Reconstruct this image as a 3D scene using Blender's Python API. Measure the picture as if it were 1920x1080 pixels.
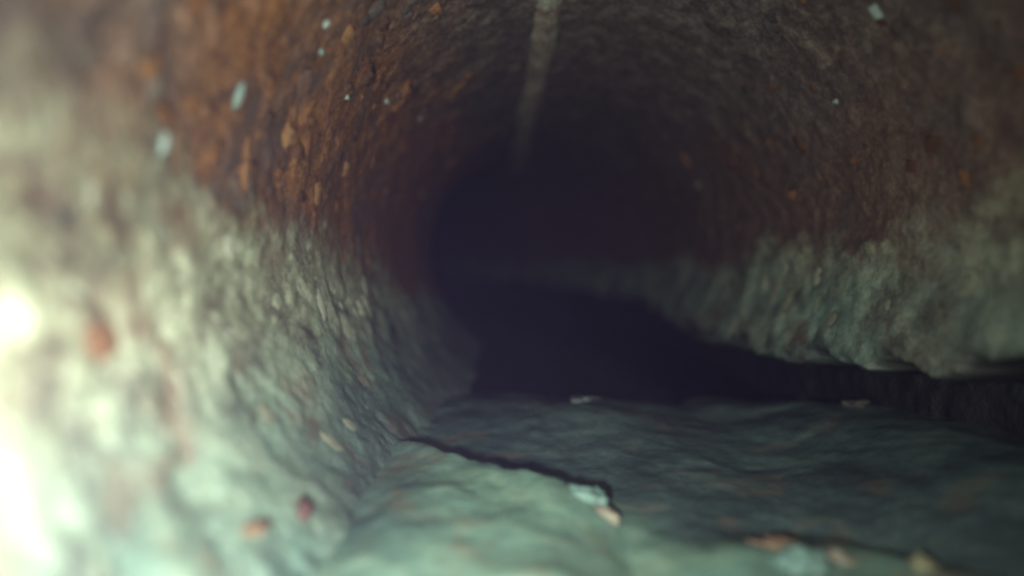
import bpy, bmesh, math, random
import numpy as np

scene = bpy.context.scene
for o in list(bpy.data.objects):
    bpy.data.objects.remove(o)
COL = scene.collection
S = 0.05            # pipe bore radius in metres (a 4 inch drain); lengths below are in bore radii
random.seed(7)
rng = np.random.default_rng(11)

# ------------------------------------------------------------------ camera
CAM = np.array([-0.22, 0.0, -0.05])
YAW, PITCH = math.atan(40 / 960), math.atan(60 / 960)
cam_data = bpy.data.cameras.new("camera")
cam = bpy.data.objects.new("camera", cam_data)
COL.objects.link(cam)
cam.location = CAM * S
cam.rotation_euler = (math.pi / 2 - PITCH, 0, YAW)
cam_data.sensor_width = 36
cam_data.lens = 18
cam_data.clip_start = 0.001
cam_data.clip_end = 20
cam_data.dof.use_dof = True
cam_data.dof.focus_distance = 1.8 * S
cam_data.dof.aperture_fstop = 4.6
scene.camera = cam

# ------------------------------------------------------------------ world: the unlit dark of the line
world = bpy.data.worlds.new("World")
scene.world = world
world.use_nodes = True
bgn = world.node_tree.nodes["Background"]
bgn.inputs[0].default_value = (0.5, 0.42, 1.0, 1)
bgn.inputs[1].default_value = 0.006

# ------------------------------------------------------------------ lamps of the inspection camera head, plus an added hot-patch spot
def lamp(name, loc, power, col, radius, aim=None, cone=None, blend=0.6):
    ld = bpy.data.lights.new(name, 'SPOT' if cone else 'POINT')
    ld.energy = power
    ld.color = col
    ld.shadow_soft_size = radius * S
    o = bpy.data.objects.new(name, ld)
    COL.objects.link(o)
    o.location = np.array(loc) * S
    if cone:
        ld.spot_size = math.radians(cone)
        ld.spot_blend = blend
        from mathutils import Vector
        o.rotation_euler = Vector(aim).to_track_quat('-Z', 'Y').to_euler()
    return o

lamp("camera_lamp", (-0.36, 0.02, -0.20), 0.30, (0.90, 1.0, 0.88), 0.05, (-0.18, 1.0, -0.08), 140, 1.0)
lamp("camera_lamp", (-0.42, 0.02, -0.22), 0.16, (0.98, 1.0, 0.95), 0.04, (-0.52, 0.72, -0.09), 34, 1.0)  # added narrow spot, aimed to burn a hot patch onto the left wall
lamp("camera_lamp", (-0.10, -0.05, -0.02), 0.015, (1.0, 1.0, 0.95), 0.05)

# ------------------------------------------------------------------ exposure and renderer
vs = scene.view_settings
vs.view_transform = 'Standard'
vs.look = 'None'
vs.exposure = 0.0
vs.gamma = 1.0
scene.render.engine = 'CYCLES'
scene.cycles.use_denoising = True
scene.cycles.filter_width = 2.8
scene.cycles.max_bounces = 5
scene.cycles.volume_bounces = 0
scene.cycles.caustics_reflective = False
scene.cycles.caustics_refractive = False
scene.cycles.sample_clamp_indirect = 2.0

# ------------------------------------------------------------------ helpers
def smooth(a, b, x):
    t = np.clip((x - a) / (b - a), 0, 1)
    return t * t * (3 - 2 * t)

def _hash(ix, iy, iz, seed):
    h = (ix * 374761393 + iy * 668265263 + iz * 2147483647 + seed * 974634777) & 0xFFFFFFFF
    h = ((h ^ (h >> 13)) * 1274126177) & 0xFFFFFFFF
    h = ((h ^ (h >> 16)) * 2246822519) & 0xFFFFFFFF
    return ((h ^ (h >> 15)) & 0xFFFFFF) / float(0xFFFFFF)

def vnoise(x, y, z, seed=0):
    ix, iy, iz = (np.floor(a).astype(np.int64) for a in (x, y, z))
    fx, fy, fz = x - ix, y - iy, z - iz
    fx, fy, fz = (a * a * a * (a * (a * 6 - 15) + 10) for a in (fx, fy, fz))
    r = 0
    for dx in (0, 1):
        wx = fx if dx else 1 - fx
        for dy in (0, 1):
            wy = fy if dy else 1 - fy
            for dz in (0, 1):
                wz = fz if dz else 1 - fz
                r = r + wx * wy * wz * _hash(ix + dx, iy + dy, iz + dz, seed)
    return r * 2 - 1

def fbm(x, y, z, f, octv=3, seed=0, gain=0.5):
    a, s, n = 1.0, 0.0, 0.0
    for k in range(octv):
        s = s + a * vnoise(x * f + 17.3 * k, y * f - 9.1 * k, z * f + 3.7 * k, seed + k)
        n += a
        a *= gain
        f *= 2.03
    return s / n

def grid_mesh(name, X, Y, Z, flip=False):
    n, m = X.shape
    me = bpy.data.meshes.new(name)
    co = np.stack([X, Y, Z], -1).reshape(-1, 3).astype(np.float32) * S
    idx = np.arange(n * m).reshape(n, m)
    a, b, c, d = idx[:-1, :-1], idx[1:, :-1], idx[1:, 1:], idx[:-1, 1:]
    q = np.stack([a, d, c, b] if flip else [a, b, c, d], -1).reshape(-1, 4).astype(np.int32)
    me.vertices.add(len(co))
    me.vertices.foreach_set("co", co.ravel())
    me.loops.add(q.size)
    me.loops.foreach_set("vertex_index", q.ravel())
    me.polygons.add(len(q))
    me.polygons.foreach_set("loop_start", np.arange(0, q.size, 4, dtype=np.int32))
    me.polygons.foreach_set("loop_total", np.full(len(q), 4, dtype=np.int32))
    me.polygons.foreach_set("use_smooth", np.ones(len(q), dtype=bool))
    me.update(calc_edges=True)
    return me

def attr(me, name, arr):
    a = me.attributes.new(name, 'FLOAT', 'POINT')
    a.data.foreach_set("value", np.ascontiguousarray(arr, dtype=np.float32).ravel())

def attr_vec(me, name, x, y, z):
    a = me.attributes.new(name, 'FLOAT_VECTOR', 'POINT')
    v = np.stack([x, y, z], -1).astype(np.float32)
    a.data.foreach_set("vector", v.ravel())

def link(name, data, parent=None, loc=None):
    o = bpy.data.objects.new(name, data)
    COL.objects.link(o)
    if parent:
        o.parent = parent
    if loc is not None:
        o.location = loc
    return o

def tag(o, label=None, cat=None, group=None, kind=None):
    if label: o["label"] = label
    if cat: o["category"] = cat
    if group: o["group"] = group
    if kind: o["kind"] = kind
    return o

class NT:
    """small node-tree builder"""
    def __init__(self, name):
        self.m = bpy.data.materials.new(name)
        self.m.use_nodes = True
        self.t = self.m.node_tree
        self.t.nodes.clear()
        self.out = self.t.nodes.new('ShaderNodeOutputMaterial')
        self.p = self.t.nodes.new('ShaderNodeBsdfPrincipled')
        self.t.links.new(self.p.outputs[0], self.out.inputs[0])
    def set(self, sock, v):
        if hasattr(v, 'is_output'):
            self.t.links.new(v, sock)
        else:
            sock.default_value = v
    def obj_co(self, scale=1 / S):
        tc = self.t.nodes.new('ShaderNodeTexCoord')
        vm = self.t.nodes.new('ShaderNodeVectorMath'); vm.operation = 'SCALE'
        self.t.links.new(tc.outputs['Object'], vm.inputs[0])
        vm.inputs['Scale'].default_value = scale
        return vm.outputs[0]
    def at(self, name, out='Fac'):
        a = self.t.nodes.new('ShaderNodeAttribute'); a.attribute_name = name
        return a.outputs[out]
    def noise(self, co, scale, detail=4, rough=0.55, dist=0.0):
        n = self.t.nodes.new('ShaderNodeTexNoise')
        self.t.links.new(co, n.inputs['Vector'])
        n.inputs['Scale'].default_value = scale
        n.inputs['Detail'].default_value = detail
        n.inputs['Roughness'].default_value = rough
        n.inputs['Distortion'].default_value = dist
        return n.outputs['Fac']
    def vor(self, co, scale, feature='F1'):
        n = self.t.nodes.new('ShaderNodeTexVoronoi'); n.feature = feature
        self.t.links.new(co, n.inputs['Vector'])
        n.inputs['Scale'].default_value = scale
        return n.outputs['Distance']
    def ramp(self, f, stops):
        r = self.t.nodes.new('ShaderNodeValToRGB')
        self.set(r.inputs[0], f)
        e = r.color_ramp.elements
        while len(e) < len(stops):
            e.new(0.5)
        for k, (p, c) in enumerate(stops):
            e[k].position = p
            e[k].color = (*c, 1) if not isinstance(c, (int, float)) else (c, c, c, 1)
        return r.outputs[0]
    def mix(self, f, a, b):
        n = self.t.nodes.new('ShaderNodeMix'); n.data_type = 'RGBA'
        self.set(n.inputs[0], f)
        self.set(n.inputs[6], a if hasattr(a, 'is_output') else (*a, 1))
        self.set(n.inputs[7], b if hasattr(b, 'is_output') else (*b, 1))
        return n.outputs[2]
    def math(self, op, a, b=0.0, clamp=False):
        n = self.t.nodes.new('ShaderNodeMath'); n.operation = op; n.use_clamp = clamp
        self.set(n.inputs[0], a); self.set(n.inputs[1], b)
        return n.outputs[0]
    def bump(self, h, strength, dist):
        n = self.t.nodes.new('ShaderNodeBump')
        self.set(n.inputs['Height'], h)
        n.inputs['Strength'].default_value = strength
        n.inputs['Distance'].default_value = dist
        self.t.links.new(n.outputs[0], self.p.inputs['Normal'])
    def done(self, col, rough, spec=0.5):
        self.set(self.p.inputs['Base Color'], col if hasattr(col, 'is_output') else (*col, 1))
        self.set(self.p.inputs['Roughness'], rough)
        self.p.inputs['Specular IOR Level'].default_value = spec
        return self.m

# ------------------------------------------------------------------ the bore: centre line, stain lines, eaten-out invert
def bore_cx(y):
    return -0.012 * np.maximum(y - 1, 0) ** 1.8 - 0.08 * np.clip(y - 4, 0, 3) ** 2 - 0.48 * np.maximum(y - 7, 0)

# stain line (height the scale reaches) on each side and the ragged lower edge of the right wall, degrees by distance
STAIN_L = ([-1, 0.72, 0.86, 1.09, 1.34, 1.87, 2.37, 3.2, 4.5, 9], [172, 172, 173, 174.5, 176.4, 177, 183, 197, 205, 210])
STAIN_R = ([-1, 1.35, 1.7, 2.0, 2.45, 3.26, 4.9, 9], [8, 6, 5.1, 1.7, -1.4, -4.2, -6.5, -8])
EDGE_R = ([-1, 1.0, 1.29, 1.5, 1.82, 2.31, 3.28, 4.04, 4.65, 9], [-12, -13, -16, -20.2, -25, -29.3, -31.6, -29.2, -26, -26])

NY, NT_ = 760, 900
yy = np.geomspace(0.45, 13.0, NY) - 0.95
th = np.linspace(-90, 270, NT_)
Yg, Tg = np.meshgrid(yy, th, indexing='ij')
ct, st = np.cos(np.radians(Tg)), np.sin(np.radians(Tg))
px, pz = ct, st
n1 = fbm(px, Yg, pz, 2.2, 3, 1)
un = np.where(Tg > 90, np.radians(Tg - 90) * 0.78, np.radians(Tg - 90) * 0.85)                                   # growths are drawn out round the bore by old drips
n2 = fbm(un, Yg, n1 * 0.2, 8.5, 3, 5)
n3 = fbm(un, Yg, n1 * 0.2, 26.0, 3, 9)
n4 = fbm(un, Yg, n1 * 0.2, 3.6, 4, 21)
wob = 11.0 * fbm(un, Yg, pz * 0, 3.0, 5, 31, 0.7) + 5.0 * n3
sl = np.interp(Yg, *STAIN_L)
sr = np.interp(Yg, *STAIN_R)
er = np.interp(Yg, *EDGE_R) + 2.5 * fbm(px, Yg, pz, 3.0, 4, 41)
left = Tg > 90
min_l = smooth(-7.0, 8.0, Tg - sl + wob)
min_r = smooth(-4.0, 5.0, sr - Tg + wob)
mineral = np.where(left, min_l, min_r)
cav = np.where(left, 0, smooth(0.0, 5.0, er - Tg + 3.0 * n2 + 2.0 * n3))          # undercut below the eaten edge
orange = np.where(left, smooth(112, 150, Tg + 14 * n1) * (0.40 + 0.60 * smooth(0.85, 1.25, Yg + 0.15 * n1)), smooth(58, 22, Tg + 14 * n1) * 0.6)
low = np.where(left, smooth(185, 222, Tg), smooth(6, -14, Tg) * 0.95)
# relief (positive = towards the pipe axis)
crust = n2 * 0.009 + n3 * 0.007
blister = np.maximum(n2 - 0.05, 0) * 0.018 + np.maximum(n3, 0) * 0.012
rel = 0.022 * n1 + mineral * crust + (1 - mineral) * blister
rel = rel + 0.010 * mineral * smooth(0.0, 0.3, n4)
r = 1.0 - rel + cav * 0.34 + np.where(left, 0, 0.25 * smooth(4.0, 25.0, er - Tg))
r = r - 0.006 * np.where(left, 0, np.exp(-((Tg - er - 5) / 3.0) ** 2)) * (1 + n2)   # thick rolled rim of the edge
tw = np.radians(Tg + 9.0 * cav)                               # the rotten edge overhangs the hollow behind it
X = bore_cx(Yg) + r * np.cos(tw)
Z = r * np.sin(tw)
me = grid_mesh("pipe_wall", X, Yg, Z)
attr(me, "mineral", mineral * (1 - cav) * np.where(left, 1.0, 0.60 + 0.35 * n4))  # right side's scale cut back: its weaker light is put into the colour
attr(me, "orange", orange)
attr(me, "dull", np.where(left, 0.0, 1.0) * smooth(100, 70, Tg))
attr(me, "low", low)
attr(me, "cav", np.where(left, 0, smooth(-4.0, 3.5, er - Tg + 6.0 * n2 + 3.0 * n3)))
attr(me, "silt", np.where(left, smooth(200, 216, Tg + 14 * n4) * smooth(0.95, 1.5, Yg), 0))  # mask for painted shade along the foot of the left wall
attr_vec(me, "bore", un, Yg, 0.25 * n1)

# --- wall material
w = NT("corroded_iron_and_scale")
bc = w.at("bore", 'Vector')
nA = w.noise(bc, 3.2, 5, 0.6, 0.4)
nB = w.noise(bc, 14.0, 6, 0.65, 0.5)
nC = w.noise(bc, 62.0, 4, 0.7)
nD = w.noise(bc, 6.0, 3, 0.5, 0.6)
nE = w.noise(bc, 2.0, 3, 0.5)
nF = w.noise(bc, 4.6, 5, 0.62, 0.8)
nG = w.noise(bc, 150.0, 3, 0.7)
mixBC = w.math('ADD', w.math('MULTIPLY', nB, 0.36), w.math('ADD', w.math('MULTIPLY', nC, 0.36), w.math('MULTIPLY', nG, 0.28)))
mixFB = w.math('ADD', w.math('MULTIPLY', nF, 0.48), w.math('MULTIPLY', mixBC, 0.52))
scale_col = w.ramp(mixFB, [(0.39, (0.06, 0.05, 0.05)), (0.445, (0.20, 0.165, 0.12)), (0.50, (0.37, 0.36, 0.245)), (0.55, (0.53, 0.54, 0.38)), (0.62, (0.74, 0.73, 0.54))])
teal_col = w.ramp(mixFB, [(0.39, (0.06, 0.07, 0.07)), (0.45, (0.15, 0.235, 0.20)), (0.52, (0.25, 0.41, 0.34)), (0.64, (0.46, 0.62, 0.49))])
brown_spot = w.ramp(nD, [(0.57, 0.0), (0.67, 0.55)])
scale_col = w.mix(w.math('MULTIPLY', w.at("low"), w.ramp(nA, [(0.3, 0.5), (0.6, 1.0)])), scale_col, teal_col)
scale_col = w.mix(w.math('MULTIPLY', w.at("silt"), 0.6), scale_col, (0.13, 0.145, 0.135))  # shade low on the left wall, mixed into the scale colour
scale_col = w.mix(brown_spot, scale_col, (0.22, 0.125, 0.09))
rust_col = w.ramp(mixBC, [(0.40, (0.06, 0.034, 0.03)), (0.46, (0.17, 0.078, 0.046)), (0.53, (0.31, 0.13, 0.058)), (0.60, (0.52, 0.23, 0.09))])
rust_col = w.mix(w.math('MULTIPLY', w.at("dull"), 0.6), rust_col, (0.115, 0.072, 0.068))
rust_col = w.mix(w.ramp(nA, [(0.50, 0.0), (0.64, 0.85)]), rust_col, (0.12, 0.085, 0.082))
dark_col = w.ramp(mixBC, [(0.41, (0.05, 0.040, 0.040)), (0.51, (0.140, 0.104, 0.096)), (0.60, (0.31, 0.26, 0.225))])
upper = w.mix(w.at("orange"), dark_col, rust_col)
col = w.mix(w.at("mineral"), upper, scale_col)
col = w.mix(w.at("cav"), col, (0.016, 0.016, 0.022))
rough = w.ramp(nB, [(0.35, 0.62), (0.65, 0.40)])
hgt = w.math('ADD', w.math('MULTIPLY', nB, 0.35), w.math('ADD', w.math('MULTIPLY', nC, 0.55), w.math('MULTIPLY', nG, 0.25)))
w.bump(hgt, 0.6, 0.025 * S)
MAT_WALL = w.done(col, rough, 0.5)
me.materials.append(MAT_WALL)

pipe = link("drain_pipe", None)
tag(pipe, "corroded cast iron drain pipe, rust above pale mineral scale, running into the dark", "pipe")
wall = link("pipe_wall", me, pipe)

def wall_point(y, deg, off=0.0):
    """point on the bore and its inward frame: position, circumferential, axial, inward"""
    t = math.radians(deg)
    k = int(np.argmin(np.abs(yy - y)))
    j = int(np.argmin(np.abs(th - (deg if deg >= -90 else deg + 360))))
    rr = r[k, j] - off
    p = np.array([bore_cx(np.array(y)) + rr * math.cos(t), y, rr * math.sin(t)])
    return p, np.array([-math.sin(t), 0, math.cos(t)]), np.array([0, 1.0, 0]), np.array([-math.cos(t), 0, -math.sin(t)])

from mathutils import Matrix, Vector
def frame(p, a, b, c, sa, sb, sc, spin=0.0):
    ca, sn = math.cos(spin), math.sin(spin)
    a2 = ca * a + sn * b
    b2 = -sn * a + ca * b
    m = Matrix.Identity(4)
    for i in range(3):
        m[i][0], m[i][1], m[i][2], m[i][3] = a2[i] * sa, b2[i] * sb, c[i] * sc, p[i] * S
    return m

def lump_mesh(name, sub, amp, seed, flat=0.0):
    bm = bmesh.new()
    bmesh.ops.create_icosphere(bm, subdivisions=sub, radius=1.0)
    P = np.array([v.co[:] for v in bm.verts])
    k = 1 + amp * fbm(P[:, 0], P[:, 1], P[:, 2], 1.7, 3, seed)
    for v, q in zip(bm.verts, k):
        v.co *= float(q)
        if flat and v.co.z < -flat:
            v.co.z = -flat
    for f in bm.faces:
        f.smooth = True
    me_ = bpy.data.meshes.new(name)
    bm.to_mesh(me_)
    bm.free()
    return me_

# --- rust and scale materials for loose pieces
def piece_mat(name, stops, rough=0.45, sc=6.0):
    q = NT(name)
    co = q.obj_co(1.0)
    oi = q.t.nodes.new('ShaderNodeObjectInfo')
    f = q.math('ADD', q.math('MULTIPLY', q.noise(co, sc * 0.35, 4, 0.6), 0.55), q.math('MULTIPLY', oi.outputs['Random'], 0.45))
    q.bump(q.noise(co, sc, 4, 0.6), 0.6, 0.02 * S)
    return q.done(q.ramp(f, stops), rough)

MAT_RUST = piece_mat("rust_nodule", [(0.25, (0.07, 0.035, 0.025)), (0.45, (0.16, 0.065, 0.03)), (0.62, (0.29, 0.115, 0.045)), (0.75, (0.36, 0.19, 0.085))])
MAT_SCALE = piece_mat("mineral_scale", [(0.25, (0.24, 0.21, 0.15)), (0.5, (0.42, 0.42, 0.30)), (0.7, (0.58, 0.58, 0.44))])
MAT_WHITE = piece_mat("white_mineral", [(0.3, (0.35, 0.48, 0.44)), (0.7, (0.62, 0.72, 0.66))], 0.25)
MAT_DARKNOD = piece_mat("dark_nodule", [(0.3, (0.045, 0.036, 0.034)), (0.6, (0.10, 0.075, 0.065)), (0.75, (0.20, 0.16, 0.13))])

def variants(name, mat, n, sub, amp, flat):
    out = []
    for k in range(n):
        m_ = lump_mesh(name, sub, amp, 50 + 7 * k, flat)
        m_.materials.append(mat)
        out.append(m_)
    return out
NOD = variants("rust_nodule", MAT_RUST, 4, 2, 0.95, 0.35)
DNOD = variants("iron_nodule", MAT_DARKNOD, 3, 2, 0.55, 0.35)
SCL = variants("scale_lump", MAT_SCALE, 4, 2, 0.6, 0.35)
WHT = variants("mineral_flake", MAT_WHITE, 3, 2, 0.9, 0.35)

def stick(name, mesh, y, deg, sa, sb, sc, spin=0.0, sink=0.0):
    p, a, b, c = wall_point(y, deg, -sink)
    o = link(name, mesh, pipe)
    o.matrix_world = frame(p, a, b, c, sa * S, sb * S, sc * S, spin)
    return o

for k in range(190):                                   # rust blisters along the left flank
    y = math.exp(random.uniform(math.log(0.95), math.log(4.0)))
    deg = random.uniform(118, 172) if random.random() < 0.75 else random.uniform(10, 50)
    q = (0.008 + 0.016 * random.random() ** 2) * min(1.5, 0.5 + 0.4 * y)
    stick("rust_nodule", NOD[k % 4], y, deg, q * random.uniform(1.0, 2.0), q, q * random.uniform(0.45, 0.9), random.uniform(-0.4, 0.4), 0.004)
for k in range(120):                                   # dark iron blisters on the crown
    y = math.exp(random.uniform(math.log(1.5), math.log(5.0)))
    deg = random.uniform(30, 150)
    q = 0.012 + 0.022 * random.random() ** 2
    stick("iron_nodule", DNOD[k % 3], y, deg, q * random.uniform(1.0, 1.8), q, q * 0.6, random.uniform(-0.5, 0.5), 0.004)
for k in range(130):                                   # crusty lumps in the scale
    if random.random() < 0.72:
        y = math.exp(random.uniform(math.log(0.7), math.log(3.4)))
        deg = random.uniform(np.interp(y, *STAIN_L) + 3, 218)
    else:
        y = math.exp(random.uniform(math.log(1.3), math.log(3.6)))
        deg = random.uniform(np.interp(y, *EDGE_R) + 2, np.interp(y, *STAIN_R) - 2)
    q = (0.008 + 0.014 * random.random() ** 2) * min(1.6, 0.6 + 0.4 * y)
    stick("scale_lump", SCL[k % 4], y, deg, q * random.uniform(1.2, 3.0), q, q * 0.35, random.uniform(-0.3, 0.3), 0.004)
# the white flakes and marks that can be singled out
for (y, deg, sa, sb, sc) in ((1.248, 160.2, 0.042, 0.014, 0.010), (1.041, 169.6, 0.030, 0.010, 0.008), (1.456, 143.2, 0.018, 0.014, 0.012),
                             (2.13, 144.1, 0.018, 0.02, 0.012), (3.41, 24.6, 0.02, 0.03, 0.014), (1.549, 40.4, 0.035, 0.02, 0.012),
                             (1.50, 147.0, 0.014, 0.012, 0.01), (1.75, 150.0, 0.014, 0.012, 0.01), (2.6, 140.0, 0.016, 0.02, 0.01), (1.9, 30.0, 0.014, 0.014, 0.01)):
    stick("mineral_flake", WHT[random.randrange(3)], y, deg, sa * 0.8, sb * 0.75, sc * 0.75)
tag(stick("rust_nodule", NOD[1], 1.384, 161.5, 0.035, 0.020, 0.014), "orange rust blister below the pale flake")
tag(stick("rust_streak", NOD[2], 1.338, 169.9, 0.085, 0.016, 0.008, 0.12), "bright orange streak of rust running down to the scale")
MAT_SPOT = piece_mat("brown_rust_spot", [(0.2, (0.20, 0.095, 0.05)), (0.8, (0.32, 0.16, 0.09))], 0.8)
sp = lump_mesh("rust_spot", 3, 0.25, 88, 0.35); sp.materials.append(MAT_SPOT)
tag(stick("rust_spot", sp, 0.854, 191.4, 0.036, 0.036, 0.008), "round brown rust spot in the pale scale")

# --- seam along the crown
ns, nc = 320, 15
ys = np.linspace(1.2, 6.2, ns)
cs = np.linspace(-1, 1, nc)
Ys, Cs = np.meshgrid(ys, cs, indexing='ij')
xs = np.interp(Ys, [1.2, 2.15, 3.0, 4.2, 5.5, 6.7], [-0.125, -0.169, -0.208, -0.288, -0.38, -0.46]) - bore_cx(Ys)
hw = np.degrees(np.interp(Ys, [1.2, 2.2, 4.2, 6.7], [0.06, 0.07, 0.10, 0.12]))
deg = np.degrees(np.arccos(np.clip(xs, -1, 1))) - hw * Cs * (1 + 0.25 * fbm(Ys * 0, Ys, Ys * 0, 3, 3, 61)) + 0.8 * fbm(Ys * 0, Ys, Ys * 0, 2.0, 3, 63)
prof = np.clip(1 - np.abs(Cs) ** 3, 0, 1) * np.where(Cs > 0, 1.0, 0.35 + 0.65 * (1 + Cs))
rs = 1.0 + 0.012 - prof * (0.06 + 0.018 * fbm(Cs, Ys, Cs * 0, 7, 3, 65))
me = grid_mesh("crown_seam", bore_cx(Ys) + rs * np.cos(np.radians(deg)), Ys, rs * np.sin(np.radians(deg)), True)
q = NT("seam_deposit")
co = q.obj_co()
q.bump(q.noise(co, 22, 4), 0.7, 0.02 * S)
MAT_SEAM = q.done(q.ramp(q.noise(co, 7, 5, 0.6), [(0.32, (0.20, 0.15, 0.12)), (0.50, (0.36, 0.28, 0.22)), (0.66, (0.50, 0.52, 0.43))]), 0.5)
me.materials.append(MAT_SEAM)
tag(link("crown_seam", me, pipe), "pale raised seam along the crown of the pipe")

# ------------------------------------------------------------------ sediment in the eaten-out invert
q = NT("wet_silt")
co0 = q.obj_co()
mp = q.t.nodes.new('ShaderNodeMapping')
q.t.links.new(co0, mp.inputs['Vector'])
mp.inputs['Scale'].default_value = (0.7, 1.25, 1.0)
co = mp.outputs[0]
na = q.noise(co, 3.0, 5, 0.6, 0.6)
nb = q.noise(co, 13, 5, 0.65, 0.3)
ng = q.noise(co, 60, 3, 0.7)
nc_ = q.noise(co, 4.5, 4, 0.6, 0.9)
f = q.math('ADD', q.math('MULTIPLY', na, 0.50), q.math('ADD', q.math('MULTIPLY', nb, 0.32), q.math('MULTIPLY', ng, 0.18)))
dark = q.ramp(f, [(0.38, (0.055, 0.075, 0.085)), (0.50, (0.105, 0.16, 0.16)), (0.62, (0.20, 0.28, 0.255))])
pale = q.ramp(f, [(0.36, (0.12, 0.195, 0.165)), (0.46, (0.20, 0.33, 0.265)), (0.55, (0.29, 0.43, 0.325)), (0.66, (0.46, 0.55, 0.41))])
col = q.mix(q.at("pale"), dark, pale)
col = q.mix(q.ramp(nc_, [(0.56, 0.0), (0.68, 0.55)]), col, (0.30, 0.20, 0.13))
q.bump(q.math('ADD', na, q.math('ADD', q.math('MULTIPLY', nb, 0.5), q.math('MULTIPLY', ng, 0.25))), 0.17, 0.04 * S)
MAT_SILT = q.done(col, q.ramp(nb, [(0.35, 0.42), (0.65, 0.20)]), 0.5)
ME_X = [-1.05, -0.87, -0.70, -0.50, -0.30, -0.14, 0.0, 0.065, 0.12, 0.20, 0.33, 0.45, 0.56, 0.66, 0.80, 1.6]
ME_Y = [2.05, 1.98, 1.86, 1.70, 1.585, 1.52, 1.45, 1.40, 1.30, 1.26, 1.28, 1.25, 1.23, 1.14, 0.95, 0.5]
def mound_edge(x):
    return np.interp(x, ME_X, ME_Y) + 0.05 * fbm(x, x * 0, x * 0, 6.0, 5, 81, 0.6)

gx, gy = np.linspace(-1.05, 1.55, 420), np.linspace(0.15, 3.4, 520)
Xb, Yb = np.meshgrid(gx, gy, indexing='ij')
def bed_height(x, y):
    z = -0.775 + 0.035 * fbm(x, y, x * 0, 2.2, 4, 71) + 0.005 * fbm(x, y, x * 0, 9, 3, 73)
    z = z + 0.20 * smooth(0.45, 1.25, x) * smooth(3.2, 1.2, y)                 # silt heaped under the right bank
    lip = 2.85 + 0.18 * fbm(x, x * 0, x * 0, 2.5, 3, 75) - 0.25 * np.maximum(x - 0.3, 0)
    z = z - 0.14 * smooth(-0.5, 0.5, y - lip)
    z = z + 0.10 * smooth(-0.62, -0.95, x)                                     # and banked up on the left wall
    z = z + 0.045 * smooth(0.10, 0.30, x) * smooth(-0.06, 0.10, mound_edge(x) - y)
    return z + 0.05 * np.exp(-((x - 0.05) / 0.35) ** 2 - ((y - 2.2) / 0.35) ** 2)
def pale_mask(x, y):
    dd = mound_edge(x) - y + 0.10 * fbm(x, y, x * 0, 3.0, 4, 79)
    k = smooth(0.0, 0.2, x)
    return smooth(-0.32 + 0.27 * k, 0.25 - 0.10 * k, dd) * smooth(1.1, 0.4, x) * (1 - 0.75 * smooth(-0.42, -0.62, x) * smooth(0.95, 1.25, y))  # last factor paints the shaded valley against the left wall
zb = bed_height(Xb, Yb)
me = grid_mesh("sediment_bed", Xb, Yb, zb, False)
me.materials.append(MAT_SILT)
attr(me, "pale", pale_mask(Xb, Yb))
tag(link("sediment_bed", me), "dark teal wet silt bed on the floor of the pipe", "silt", kind="structure")

gx, gy = np.linspace(-1.02, 1.15, 520), np.linspace(0.12, 2.15, 520)
Xm, Ym = np.meshgrid(gx, gy, indexing='ij')
e = mound_edge(Xm)
d = e - Ym
thick = (0.090 + 0.020 * fbm(Xm, Ym, Xm * 0, 2.2, 3, 83) + 0.007 * fbm(Xm, Ym, Xm * 0, 9, 3, 85)) * smooth(0.08, -0.22, Xm) * smooth(-0.86, -0.55, Xm)
thick += 0.018 * np.exp(-((d - 0.09) / 0.09) ** 2) * smooth(0.02, -0.2, Xm) * smooth(-0.86, -0.6, Xm)
wd = 0.09 + 0.20 * smooth(-0.05, 0.15, Xm)
hgt = smooth(-0.4, 1.0, d / wd)
zm = bed_height(Xm, Ym) + thick * hgt - 0.012 - 0.05 * smooth(-0.02, -0.25, d)
me = grid_mesh("sediment_mound", Xm, Ym, zm, False)
me.materials.append(MAT_SILT)
attr(me, "pale", pale_mask(Xm, Ym))
tag(link("sediment_mound", me), "pale green sludge mound with a ragged far edge, nearest on the pipe floor", "sludge")

def mound_z(x, y):
    i = int(np.argmin(np.abs(gx - x))); j = int(np.argmin(np.abs(gy - y)))
    return float(zm[i, j])
def bed_z(x, y):
    bx, by = np.linspace(-1.05, 1.55, 420), np.linspace(0.15, 3.4, 520)
    return float(zb[int(np.argmin(np.abs(bx - x))), int(np.argmin(np.abs(by - y)))])

# ------------------------------------------------------------------ standing water
gxw, gyw = np.linspace(-1.25, 1.55, 260), np.geomspace(0.3, 9.0, 420)
Xw, Yw = np.meshgrid(gxw, gyw, indexing='ij')
WATER = -0.832
zw = WATER + 0.004 * fbm(Xw, Yw * 1.6, Xw * 0, 5, 3, 91)
me = grid_mesh("water", Xw + bore_cx(Yw), Yw, zw, False)
q = NT("murky_water")
co = q.obj_co()
q.bump(q.noise(co, 9, 3, 0.5, 0.5), 0.25, 0.03 * S)
me.materials.append(q.done((0.012, 0.014, 0.022), 0.12, 0.4))
tag(link("water", me), "dark still water on the pipe floor beyond the silt", "water", kind="structure")

# ------------------------------------------------------------------ loose debris
def debris(name, label, cat, loc, size, mat, seed, spin=0.0, sub=4, amp=0.8, group=None, tilt=0.0):
    m_ = lump_mesh(name, sub, amp, seed)
    m_.transform(Matrix.Diagonal((size[0] * S, size[1] * S, size[2] * S, 1)))
    m_.materials.append(mat)
    o = link(name, m_, None, [c * S for c in loc])
    o.rotation_euler = (tilt, tilt * 0.5, spin)
    return tag(o, label, cat, group)

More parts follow.
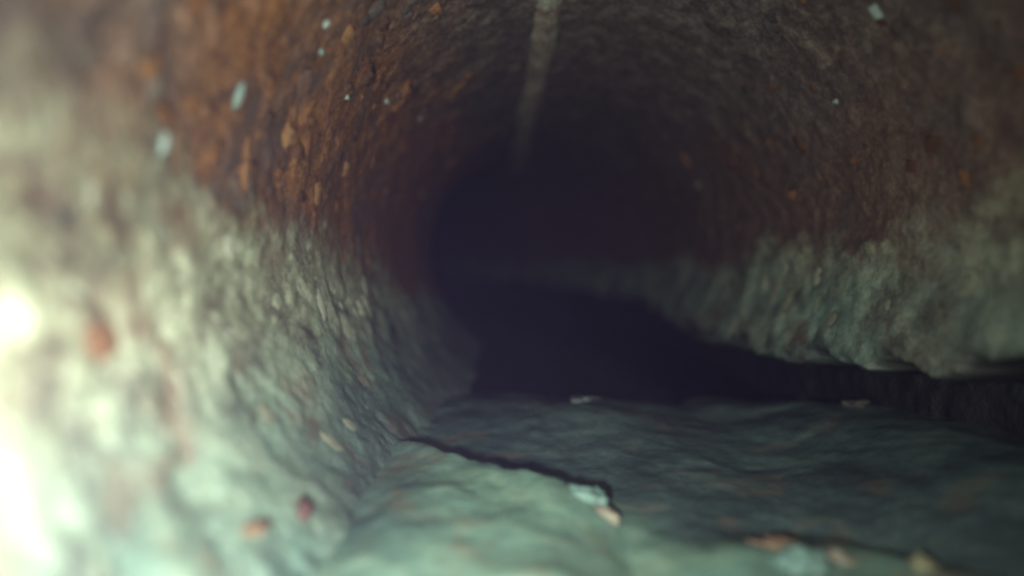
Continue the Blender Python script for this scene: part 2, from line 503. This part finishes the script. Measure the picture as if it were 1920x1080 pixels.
def stone_mat(name, c0, c1, rough=0.4):
    q = NT(name)
    co = q.obj_co()
    q.bump(q.noise(co, 30, 4, 0.6), 0.6, 0.02 * S)
    return q.done(q.ramp(q.noise(co, 12, 4, 0.6), [(0.35, c0), (0.65, c1)]), rough)
M_RED = stone_mat("red_rust_flake", (0.10, 0.05, 0.045), (0.20, 0.095, 0.085), 0.7)
M_ORG = stone_mat("orange_rust_chip", (0.22, 0.13, 0.085), (0.36, 0.23, 0.15), 0.7)
M_TAN = stone_mat("tan_pebble", (0.32, 0.30, 0.17), (0.60, 0.56, 0.34))
M_TEAL = stone_mat("teal_lump", (0.17, 0.29, 0.26), (0.27, 0.40, 0.35), 0.7)
M_PINK = stone_mat("pinkish_pebble", (0.26, 0.21, 0.16), (0.46, 0.40, 0.31), 0.6)
M_GLINT = stone_mat("glint", (0.28, 0.36, 0.35), (0.62, 0.72, 0.68), 0.2)  # pale colour standing in for wet glints
M_DARK = stone_mat("dark_grit", (0.06, 0.055, 0.055), (0.16, 0.14, 0.12))

def on_mound(x, y, h): return (x, y, max(mound_z(x, y), bed_z(x, y)) - h * 0.15)
debris("rust_flake", "reddish rust flake low on the left wall above the sludge", "rust flake", (-0.757, 1.145, -0.637), (0.018, 0.040, 0.022), M_RED, 101, 0.5)
debris("rust_chip", "small orange rust chip at the foot of the left wall", "rust chip", (-0.787, 0.985, -0.602), (0.026, 0.030, 0.012), M_ORG, 103, 0.4)
debris("mineral_lump", "teal white crust lump on the sludge edge beside the dark crevice", "crust lump", on_mound(-0.085, 1.40, 0.03), (0.062, 0.034, 0.024), M_TEAL, 105, -0.3, amp=0.8)
debris("pebble", "pinkish tan pebble at the tip of the sludge edge", "pebble", on_mound(-0.03, 1.34, 0.02), (0.045, 0.022, 0.018), M_PINK, 107, -0.2)
debris("pebble", "pale tan pebble alone at the lower right of the sludge", "pebble", on_mound(0.62, 1.10, 0.03), (0.026, 0.022, 0.022), M_TAN, 109, 0.3)
debris("mineral_lump", "blue green crust lump among the orange chips at lower right", "crust lump", on_mound(0.37, 1.12, 0.03), (0.062, 0.045, 0.036), M_TEAL, 111, 0.2, amp=0.8)
debris("rust_chip", "long orange chip lying behind the blue green lump", "rust chip", on_mound(0.35, 1.195, 0.02), (0.055, 0.022, 0.016), M_ORG, 113, -0.35)
debris("rust_chip", "brownish chip between the blue green lump and the tan pebble", "rust chip", on_mound(0.47, 1.15, 0.02), (0.040, 0.022, 0.018), M_PINK, 115, -0.3)
debris("grit_stone", "tan stone half sunk in dark silt in the hollow under the right bank", "stone", (1.15, 2.60, bed_z(1.15, 2.60) + 0.004), (0.04, 0.03, 0.022), M_PINK, 117, 0.4)
debris("grit_stone", "low dark brown stone in the hollow under the right bank, nearer than the tan one", "stone", (1.12, 2.15, bed_z(1.12, 2.15) + 0.004), (0.05, 0.03, 0.02), M_DARK, 119, 0.1)

glint = link("glint_streak", None, None, [0.003 * S, 2.45 * S, (bed_z(0.0, 2.45)) * S])  # lamp glints on the wet floor, made as pale solid flecks
tag(glint, "faint pale flecks built as lamp glints on the far dark silt, middle of the pipe floor", "glint")
for k, (fx, fy, ln, wd) in enumerate(((0.02, 2.60, 0.045, 0.018), (0.05, 2.50, 0.075, 0.022), (-0.01, 2.40, 0.030, 0.020))):
    m_ = lump_mesh("fleck", 2, 0.5, 130 + k, 0.3)
    m_.transform(Matrix.Diagonal((ln * S, wd * S, 0.008 * S, 1)))
    m_.materials.append(M_GLINT)
    link("fleck", m_, glint, ((fx - 0.003) * S, (fy - 2.45) * S, (bed_z(fx, fy) - bed_z(0.0, 2.45) + 0.002) * S))

# ------------------------------------------------------------------ indigo haze, added to lift the blacks
bm = bmesh.new()
bmesh.ops.create_cube(bm, size=1.0)
me = bpy.data.meshes.new("haze")
bmesh.ops.scale(bm, vec=(7.0 * S, 13.0 * S, 3.4 * S), verts=bm.verts)
bm.to_mesh(me); bm.free()
hz = link("haze", me, None, (-1.2 * S, 4.5 * S, -0.05 * S))
hm = bpy.data.materials.new("black_lift_haze")
hm.use_nodes = True
t = hm.node_tree
t.nodes.clear()
ho = t.nodes.new('ShaderNodeOutputMaterial')
hv = t.nodes.new('ShaderNodeVolumePrincipled')
hv.inputs['Color'].default_value = (0.55, 0.42, 1.0, 1)
hv.inputs['Density'].default_value = 0.0098 / S
t.links.new(hv.outputs[0], ho.inputs['Volume'])
me.materials.append(hm)
tag(hz, "indigo haze added to lift the blacks in the pipe", "haze", kind="stuff")
